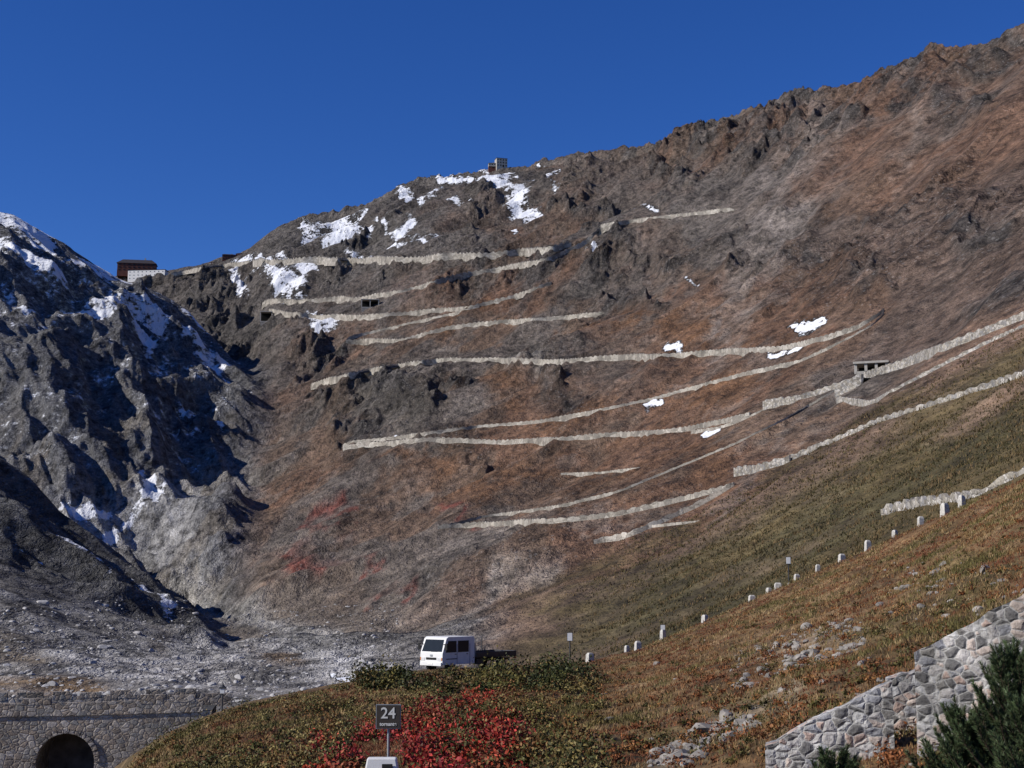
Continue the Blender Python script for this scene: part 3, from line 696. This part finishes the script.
vr=[look(rng.uniform(0,400),rng.uniform(600,705),rk[7],rk[11]) for _ in range(1800)]
rocks('valley_boulders',vr,rng.exponential(.2,len(vr))+.1,flat('boulder',(.38,.37,.36),.95,0,.3,1))
# ---------------------------------------------------------------- pines bottom right
barkm=flat('bark',(.07,.05,.035),.95,0,.3,12);needle=vmat('needles',.55)
def pine(p,height,spread,nbr=46,seed=1):
    r=np.random.default_rng(seed);g=Grp('pine_tree',p)
    V=[];Fc=[];NV=[];NC=[]
    def limb(a,b,ra,rb,n=7):
        a=np.array(a);b=np.array(b);t=b-a;t/=np.linalg.norm(t);u=np.cross(t,[.3,.9,.1]);u/=np.linalg.norm(u);w=np.cross(t,u);o=len(V)
        for c,rr in((a,ra),(b,rb)):
            for i in range(n): th=6.283*i/n;V.append(tuple(c+rr*(u*math.cos(th)+w*math.sin(th))))
        for i in range(n): Fc.append((o+i,o+(i+1)%n,o+n+(i+1)%n,o+n+i))
    def shoot(a,dirv,L):
        dirv=dirv/np.linalg.norm(dirv);b=a+dirv*L;limb(a,b,.008,.004,4)
        n=int(150*L/.3);t=r.random(n)[:,None];c=a+dirv*L*(t*.95+.05)
        rd=r.normal(size=(n,3));rd-= (rd@dirv)[:,None]*dirv;rd/=np.linalg.norm(rd,axis=1)[:,None]
        dd=rd*.75+dirv*(.55+.5*t);dd/=np.linalg.norm(dd,axis=1)[:,None];ln=.05+.02*r.random((n,1))
        sd=np.cross(dd,r.normal(size=(n,3)));sd/=np.linalg.norm(sd,axis=1)[:,None];sd*=.0045
        NV.append(np.stack([c-sd,c+sd,c+dd*ln],1).reshape(-1,3))
        base=np.array([.045,.064,.027])*(.55+1.0*r.random())*(1+.5*t*1.0);NC.append(np.repeat(base,3,0))
    tr=[np.array([0,0,-.5])]
    for i in range(8): tr.append(tr[-1]+np.array([r.normal(0,.03),r.normal(0,.03),(height+.4)/8]))
    for i in range(8): limb(tr[i],tr[i+1],.07*(1-i/9),.07*(1-(i+1)/9))
    shoot(tr[-1],np.array([0,0,1.]),.22)
    for k in range(nbr):
        f=.08+.9*(k+r.random())/nbr;i=min(int(f*8),7);a=tr[i]+(tr[i+1]-tr[i])*(f*8-i)
        th=k*2.4+r.normal(0,.3);L=spread*(1.05-f)*(.7+.5*r.random())+.12
        d0=np.array([math.cos(th),math.sin(th),.25+.5*f]);d0/=np.linalg.norm(d0)
        pts=[a];dd=d0.copy()
        for j in range(4):
            dd=dd+np.array([0,0,.16]);dd/=np.linalg.norm(dd);pts.append(pts[-1]+dd*L/4)
        for j in range(4): limb(pts[j],pts[j+1],.02*(1-j/5),.02*(1-(j+1)/5),5)
        ns=int(5+L*12)
        for s_ in range(ns):
            t=(.2+.8*(s_+.5)/ns)*4;j=min(int(t),3);q_=pts[j]+(pts[j+1]-pts[j])*(t-j)
            sv=dd*.7+np.cross(dd,[0,0,1])*r.choice([-1,1])*r.uniform(.3,.9)+np.array([0,0,r.uniform(.2,.8)])
            shoot(q_,sv,r.uniform(.12,.26))
        shoot(pts[-1],dd+np.array([0,0,.4]),.24)
    g.poly('trunk_and_limbs',barkm,V,Fc);e=g.done()
    NV=np.concatenate(NV);NC=np.concatenate(NC)
    mkmesh('needles',NV,np.arange(len(NV)).reshape(-1,3),needle,NC,parent=e)
def pinept(x,ytop,d,h): 
    p=up(x,ytop,d);p[2]-=h;return p
pine(pinept(1008,636,17,2.6),2.35,1.2,80,1)
pine(pinept(955,700,17.5,1.7),1.5,.9,54,2)
pine(pinept(838,749,17,1.2),1.05,.75,40,3)
pine(pinept(1040,690,15,2.0),1.8,.9,44,4)
# ---------------------------------------------------------------- light, sky, camera
sd=Vector((-.79,-.25,.53)).normalized()
el=math.asin(sd.z);azs=math.atan2(sd.x,sd.y)
w=bpy.data.worlds.new('World');scene.world=w;w.use_nodes=True;nt=w.node_tree
bg=nt.nodes['Background'];sky=nt.nodes.new('ShaderNodeTexSky');sky.sky_type='NISHITA';sky.sun_disc=False
sky.sun_elevation=el;sky.sun_rotation=azs;sky.altitude=2400;sky.air_density=1.0;sky.dust_density=.15;sky.ozone_density=6
hs=nt.nodes.new('ShaderNodeHueSaturation');hs.inputs['Saturation'].default_value=1.2;hs.inputs['Hue'].default_value=.516
nt.links.new(sky.outputs[0],hs.inputs['Color']);nt.links.new(hs.outputs[0],bg.inputs['Color']);bg.inputs['Strength'].default_value=.115
l=bpy.data.lights.new('sun','SUN');l.energy=5.0;l.angle=math.radians(.5);l.color=(1,.94,.85)
lo=bpy.data.objects.new('sun',l);scene.collection.objects.link(lo);lo.rotation_euler=sd.to_track_quat('Z','Y').to_euler()
cam=bpy.data.cameras.new('camera');co=bpy.data.objects.new('camera',cam);scene.collection.objects.link(co)
cam.sensor_width=36;cam.lens=F*36/1024;co.rotation_euler=(math.pi/2+P,0,0);cam.clip_end=30000;cam.clip_start=.1
scene.camera=co
scene.view_settings.view_transform='Standard';scene.view_settings.look='None';scene.view_settings.exposure=0
